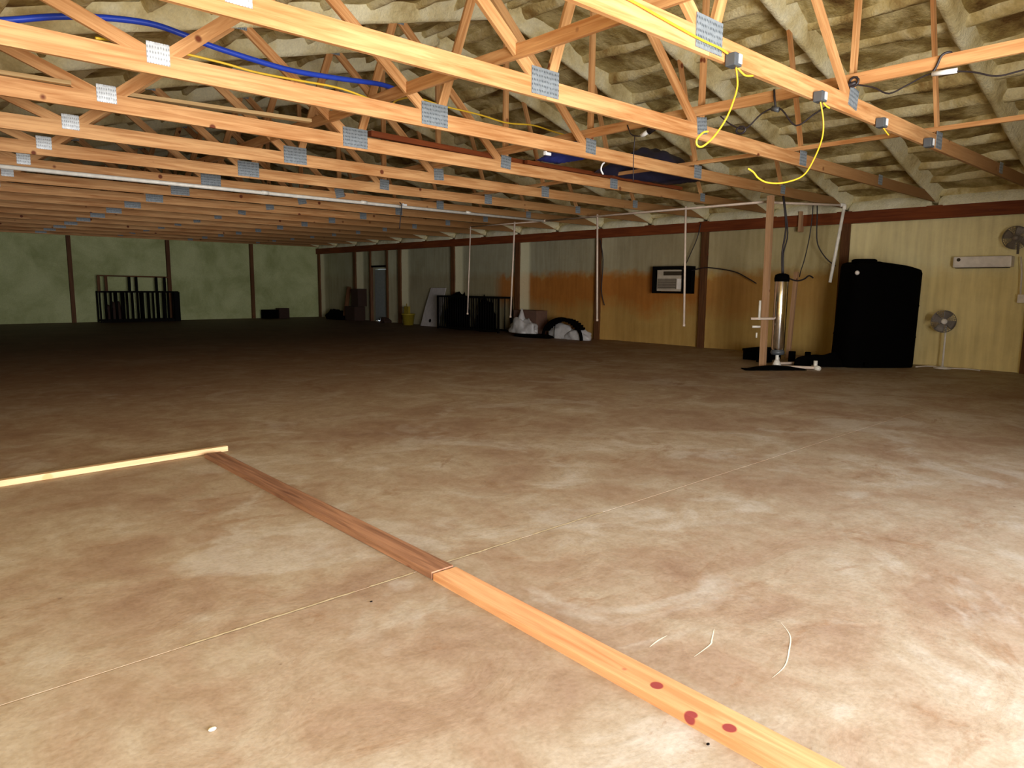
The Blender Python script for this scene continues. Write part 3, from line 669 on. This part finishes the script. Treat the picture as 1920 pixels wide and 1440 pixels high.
tube('pipe_length', [(-.32, .18, 0), (.52, -.25, 0)], .03, DULL_PVC, t)
tube('stub', [(-.24, .12, 0), (-.24, .12, .13)], .035, WHITE_PVC, t)

# ------------------------------------------------------------------ things on the right wall
t = thing('air_conditioner', 'beige window air conditioner in a black frame on the orange-stained wall', 'air conditioner', (16.58, 11.45, 1.8))
box('casing', (-.28, 0, -.45, .42, -.30, .28), ACM, t, .01)
box('front_grille', (-.292, -.281, -.22, .39, -.24, .04), ACDK, t)
bm = bm_new()
for i in range(9): bx(bm, -.298, -.292, -.21, .38, -.225 + i * .03, -.215 + i * .03)
done('grille_slats', bm, ACM, t)
box('air_outlet', (-.292, -.281, -.40, .20, .13, .24), ACDK, t)
bm = bm_new()
for i in range(6): bx(bm, -.296, -.290, .23 + i * .03, .245 + i * .03, .13, .24)
done('outlet_louvre', bm, ACM, t)
box('control_panel', (-.292, -.281, -.42, -.25, -.24, .04), WHITE, t)
box('frame_top', (-.34, .02, -.62, .54, .30, .38), BLACK_METAL, t, .01)
for y in (.47, -.50): box('frame_side', (-.34, .0, y, y + .07, -.36, .30), BLACK_METAL, t, .005)
box('frame_side', (-.10, 0, -.62, -.57, -.36, .30), BLACK_METAL, t)
box('frame_bottom', (-.12, 0, -.62, .54, -.36, -.31), BLACK_METAL, t)
o = tube('power_cord', [(16.42, 10.86, 2.05), (16.40, 10.5, 2.12), (16.38, 10.19, 2.12), (16.40, 9.56, 2.02), (16.42, 9.2, 1.86), (16.44, 8.95, 1.72)], .014, BLACK_CABLE, smooth=5); tag(o, 'dark cord looping right from the window air conditioner', 'cord')
o = tube('power_cord', [(16.50, 11.1, 2.2), (16.42, 10.9, 2.5), (16.40, 10.7, 2.9), (16.40, 10.6, 3.3)], .012, BLACK_CABLE, smooth=4); tag(o, 'dark cord rising from the air conditioner to the beam', 'cord')
o = tube('power_cord', [(16.38, 14.05, 3.0), (16.42, 13.95, 2.4), (16.42, 13.98, 1.5), (16.42, 13.85, 1.05)], .014, BLACK_CABLE, smooth=4); tag(o, 'thin dark cord hanging down the wall beside the post left of the air conditioner', 'cord')
o = tube('power_cord', [(16.1, 7.45, 4.05), (16.1, 7.38, 3.4), (16.1, 7.36, 2.95), (16.1, 7.31, 2.6), (16.2, 7.15, 2.3), (16.35, 6.98, 2.12)], .014, BLACK_CABLE, smooth=4); tag(o, 'black cord curving down to the post at the left of the black tank', 'cord')
o = tube('power_cord', [(16.1, 7.48, 3.9), (16.15, 7.52, 3.0), (16.2, 7.63, 2.36), (16.2, 7.72, 2.0), (16.25, 7.76, 1.88)], .012, BLACK_CABLE, smooth=4); tag(o, 'black cord falling behind the stake between the pole and the tank', 'cord')
# wall air unit
t = thing('mini_split', 'long white wall-mounted air unit above the pedestal fan', 'air conditioner', (16.55, 4.13, 2.16))
bm = bm_new(); bx(bm, -.19, .06, -.50, .50, -.105, .115, bev=.03); done('housing', bm, WHITE, t)
box('air_slot', (-.16, .02, -.44, .46, -.118, -.104), ACDK, t)
bm = bm_new(); add_lathe(bm, [(.035, 0), (.035, .008)], seg=12, mtx=Matrix.Rotation(-PI / 2, 4, 'Y')); o = done('display', bm, ACDK, t); o.location = (-.187, .40, .05)
def fan(t, R_, hubm):
    cage = bm_new()
    for f_ in (-.06, .06):
        for rr in (R_, R_ * .8, R_ * .6, R_ * .4, R_ * .22):
            xo = f_ * (1 if rr < R_ else .3)
            add_tube(cage, [(xo, rr * math.cos(a), rr * math.sin(a)) for a in [2 * PI * i / 28 for i in range(29)]], .004, 4)
        for i in range(30):
            a = 2 * PI * i / 30
            add_tube(cage, [(f_, .04 * math.cos(a), .04 * math.sin(a)), (f_, R_ * .8 * math.cos(a), R_ * .8 * math.sin(a)), (f_ * .3, R_ * math.cos(a), R_ * math.sin(a))], .003, 4)
    done('guard', cage, FANM, t)
    for i in range(4):
        a0 = 2 * PI * i / 4 + .4
        def bl(u, v, a0=a0):
            r = .04 + R_ * .8 * u; a = a0 + (v - .5) * (1.1 - .2 * u)
            return Vector((.02 * (v - .5) * 2, r * math.cos(a), r * math.sin(a)))
        grid('blade', bl, 6, 6, FANM, t, solid=.003)
    bm = bm_new(); add_lathe(bm, [(.05, -.075), (.055, -.06), (.055, .06), (.07, .08), (.06, .2), (.02, .22)], seg=16, mtx=Matrix.Rotation(PI / 2, 4, 'Y')); done('motor_hub', bm, hubm, t, True)
t = thing('pedestal_fan', 'round grey wire pedestal fan with white hub standing right of the black tank', 'fan', (16.1, 4.60, 0))
h_ = bpy.data.objects.new('fan_head', None); COL.objects.link(h_); h_.parent = t; h_.location = (0, .02, .97); h_.rotation_euler = (0, 0, .5)
fan(h_, .225, WHITE)
tube('pole', [(.12, 0, .02), (.12, 0, .90)], .018, WHITE, t)
bm = bm_new(); add_lathe(bm, [(.16, 0), (.16, .015), (.04, .035), (.02, .06)], seg=24); o = done('base', bm, WHITE, t, True); o.location = (.12, 0, 0)
t = thing('wall_fan', 'grey wire fan mounted high on the wall at the right edge of the picture', 'fan', (16.36, 3.60, 2.61))
fan(t, .22, FANM)
tube('bracket', [(.15, 0, 0), (.25, 0, -.05), (.26, 0, -.3)], .02, FANM, t)
o = tube('extension_cord', [(15.98, 5.02, .012), (16.35, 4.9, .012), (16.4, 4.6, .012), (16.3, 4.45, .012), (16.42, 4.2, .012), (16.3, 3.95, .012)], .012, WHITE, smooth=4); tag(o, 'white cord lying along the foot of the wall under the fan', 'cord')
t = thing('wall_outlet', 'white outlet box with conduit on the rightmost post', 'outlet', (16.42, 3.42, 1.45))
box('outlet_box', (-.03, .03, -.06, .06, -.08, .08), WHITE, t, .006)
tube('conduit', [(.0, .02, .08), (.0, .04, .5), (.0, .08, .80)], .014, WHITE, t)

# ------------------------------------------------------------------ dark piles along the right wall
def barpanel(t, p0, p1, z0, z1, nb, mat, r=.02, name_rail='rail'):
    p0 = Vector(p0); p1 = Vector(p1)
    for z in (z0, z1): lumber(name_rail, (p0.x, p0.y, z), (p1.x, p1.y, z), .05, .06, mat, t)
    for e in (p0, p1): lumber('end_post', (e.x, e.y, 0), (e.x, e.y, z1 + .03), .06, .06, mat, t)
    for i in range(1, nb):
        p = p0.lerp(p1, i / nb); tube('bar', [tuple(Vector((p.x, p.y, z0)) - t.location), tuple(Vector((p.x, p.y, z1)) - t.location)], r, mat, t, seg=6)
t = thing('barred_pen', 'black barred pen with clutter inside, standing against the right wall', 'pen', (15.9, 19.7, 0))
barpanel(t, (15.75, 21.4, 0), (15.75, 17.95, 0), .06, 1.20, 26, BLACK_METAL)
barpanel(t, (16.35, 21.4, 0), (16.35, 17.95, 0), .06, 1.20, 10, BLACK_METAL)
for y in (21.4, 17.95): lumber('rail', (15.75, y, 1.2), (16.35, y, 1.2), .05, .06, BLACK_METAL, t)
def heap(name, label, cat, c, sx, sy, sz, mat, seed=0, parent=None, amp=.35, sub=4, zc=0):
    bm = bm_new(); bmesh.ops.create_icosphere(bm, subdivisions=sub, radius=1)
    for v in bm.verts:
        d = 1 + amp * noise.noise(v.co * 1.8 + Vector((seed, 0, 0))) + amp * .4 * noise.noise(v.co * 5 + Vector((seed, 3, 0)))
        p = v.co * d; v.co = Vector((p.x * sx, p.y * sy, max(0, p.z) * sz + zc))
    o = done(name, bm, mat, parent, True); o.location = c
    if label: tag(o, label, cat)
    return o
heap('junk_heap', 'black heap of clutter filling the left half of the barred pen', 'heap', (16.05, 20.55, .002), .23, .66, 1.25, BLACK, 3)
heap('junk_heap', 'lower black heap in the middle of the barred pen', 'heap', (16.07, 18.95, .002), .22, .45, 1.15, BLACK, 9)
t = thing('panel_sheet', 'dirty white panel with a round hole leaning on the wall left of the barred pen', 'panel', (16.2, 22.5, 0))
bm = bm_new(); ol = [(0.0, .68, 0), (0.0, -.48, 0), (.28, -.62, 1.50), (.28, .35, 1.50), (.14, .55, .75)]
A = [bm.verts.new(p) for p in ol]; B = [bm.verts.new((p[0] + .03, p[1], p[2] + .005)) for p in ol]
bm.faces.new(A); bm.faces.new(B[::-1])
for i in range(5): bm.faces.new((A[i], A[(i + 1) % 5], B[(i + 1) % 5], B[i]))
done('board', bm, PANELM, t)
bm = bm_new(); add_lathe(bm, [(.07, 0), (.07, .01)], seg=14, mtx=Matrix.Rotation(-PI / 2 + .18, 4, 'Y')); o = done('hole', bm, BLACK, t); o.location = (.035, .08, .22)
t = thing('yellow_bucket', 'yellow bucket with a short handle standing left of the leaning panel', 'bucket', (16.0, 23.75, 0))
bm = bm_new(); add_lathe(bm, [(.20, 0), (.26, .42), (.28, .42), (.28, .46), (.25, .46), (.19, .04), (.01, .04)], seg=24); done('bucket_body', bm, BUCKET, t, True)
lumber('wringer', (15.95, 23.6, .60), (15.95, 23.9, .60), .1, .3, BUCKET, t); tube('handle', [(0, .1, .44), (0, .1, .86)], .018, BUCKET, t)
def carton(label, b, mat, open_=False, group=None, cat='box', name='carton'):
    x0, x1, y0, y1, z0, z1 = b
    t = thing(name, label, cat, ((x0 + x1) / 2, (y0 + y1) / 2, z0), group); a, c, h = (x1 - x0) / 2, (y1 - y0) / 2, z1 - z0
    box('box_body', (-a, a, -c, c, 0, h), mat, t, .01)
    box('lid_flap', (-a, a, -c, -.005, h, h + .01), mat, t); box('lid_flap', (-a, a, .005, c, h, h + .01), mat, t)
carton('brown cardboard box behind the white sack, against the wall', (15.95, 16.45, 16.3, 17.4, 0, .80), CARD)
heap('white_sack', 'torn white plastic sack with a pointed corner on the floor before the cardboard box', 'sack', (15.62, 16.55, .1), .26, .60, .46, BAG, 5, amp=.4)
bm = bm_new(); add_lathe(bm, [(.16, 0), (.09, .2), (.02, .42)], (0, 0, 0), 10)
for v in bm.verts: v.co += Vector((.03 * N(v.co.x, v.co.y, v.co.z, 9), .05 * N(v.co.z, v.co.y, 2, 7), 0))
o = done('sack_corner', bm, BAG, bpy.data.objects['white_sack'], True); o.location = (0, .1, .36)
o = heap('black_mat', 'flat black rubber base under the white sack', 'mat', (15.6, 16.0, 0), .45, .85, .10, BLACK, 2, amp=.2)
t = thing('feed_sacks', 'white feed sacks heaped under a black hoop against the right wall', 'sack', (15.9, 14.85, 0))
heap('sack', None, None, (0, .25, 0), .24, .56, .46, BAG, 21, t, .2); heap('sack', None, None, (-.02, -.45, 0), .24, .50, .36, BAG, 25, t, .25)
t2 = thing('black_hoop', 'black arched hoop over the white feed sacks', 'hoop', (15.9, 14.85, 0))
tube('arch', [(-.28, .82 * math.cos(a),     .62 * math.sin(a)) for a in [PI * i / 20 for i in range(21)]], .05, BLACK, t2)
bm = bm_new()
for i in range(3, 17):
    a = PI * i / 20; bx(bm, -.30, .0, .78 * math.cos(a) - .08, .78 * math.cos(a) + .08, .60 * math.sin(a) - .05, .60 * math.sin(a) + .03)
done('cover_slats', bm, BLACK, t2)
tube('tie', [(-.31, .3, .02), (-.30, .3, .25), (-.2, .32, .6)], .01, BLACK, t2)
# near the door
carton('dark red-brown wooden chest left of the side door', (15.85, 16.40, 27.75, 28.6, 0, .62), REDBR)
carton('dark brown box on top of the red-brown chest', (15.95, 16.40, 27.6, 28.2, .64, 1.40), REDBR)
lumb = lumber('leaning_board', (16.0, 28.92, 0.02), (16.27, 28.92, 1.5), .05, .2, W_POST); tag(lumb, 'dark board leaning on the wall left of the side door', 'board')
heap('junk_heap', 'low dark heap on the floor left of the red-brown chest', 'heap', (16.0, 29.6, 0), .35, .75, .42, BLACK, 31)
heap('junk_heap', 'tiny dark heap at the right foot of the side door', 'heap', (16.2, 25.75, 0), .2, .3, .22, REDBR, 35)
# far wall
t = thing('barred_pen', 'large black slatted pen with open top rail before the far wall', 'pen', (8.2, 31.9, 0))
barpanel(t, (6.75, 31.7, 0), (9.68, 31.7, 0), .08, 1.22, 15, BLACK_METAL, .045)
barpanel(t, (6.75, 32.15, 0), (9.3, 32.15, 0), .08, 1.22, 8, BLACK_METAL, .04)
lumber('top_rail', (6.72, 31.75, 1.86), (9.40, 31.75, 1.83), .05, .05, W_POST, t)
for x in (6.76, 7.02, 7.86, 8.12, 8.88, 9.20): lumber('upright', (x, 31.75, 1.2), (x, 31.75, 1.84), .05, .10, W_POST if x < 7.1 else BLACK_METAL, t)
lumber('corner_post', (9.62, 31.7, 0), (9.62, 31.7, 1.22), .2, .22, BLACK_METAL, t)
lumber('kick_board', (6.8, 31.68, .06), (9.6, 31.68, .06), .03, .14, BLACK_METAL, t)
heap('junk_heap', 'dark clothes heap inside the far barred pen', 'heap', (7.3, 31.93, 0), .3, .1, .85, REDBR, 41)
carton('black carton on the floor before the far wall, left one of a pair', (13.35, 14.02, 31.5, 31.9, 0, .40), BLACK, group='cartons at the far wall')
carton('dark brown carton on the floor before the far wall, right one of a pair', (14.06, 14.55, 31.5, 31.9, 0, .46), REDBR, group='cartons at the far wall')
# small white clips
for (x, y, z, lab) in ((6.95, 6.93, 3.375, 'white plastic clip under the third truss right of its broad plate'), (9.0, 13.45, 3.37, 'white cap under a truss beside the hanging cord')):
    bm = bm_new(); bx(bm, -.05, .05, -.02, .02, -.02, .02, bev=.008); bx(bm, -.06, -.04, -.02, .02, -.02, .03); o = done('cable_clip', bm, TAG); o.location = (x, y, z)
    tag(o, lab, 'clip')
o = tube('wire_hook', [(8.15, 6.95, 3.41), (8.1, 6.95, 3.37), (8.08, 6.95, 3.30), (8.13, 6.95, 3.24)], .012, TAG, smooth=4); tag(o, 'small white hook hanging beneath the third truss', 'hook')
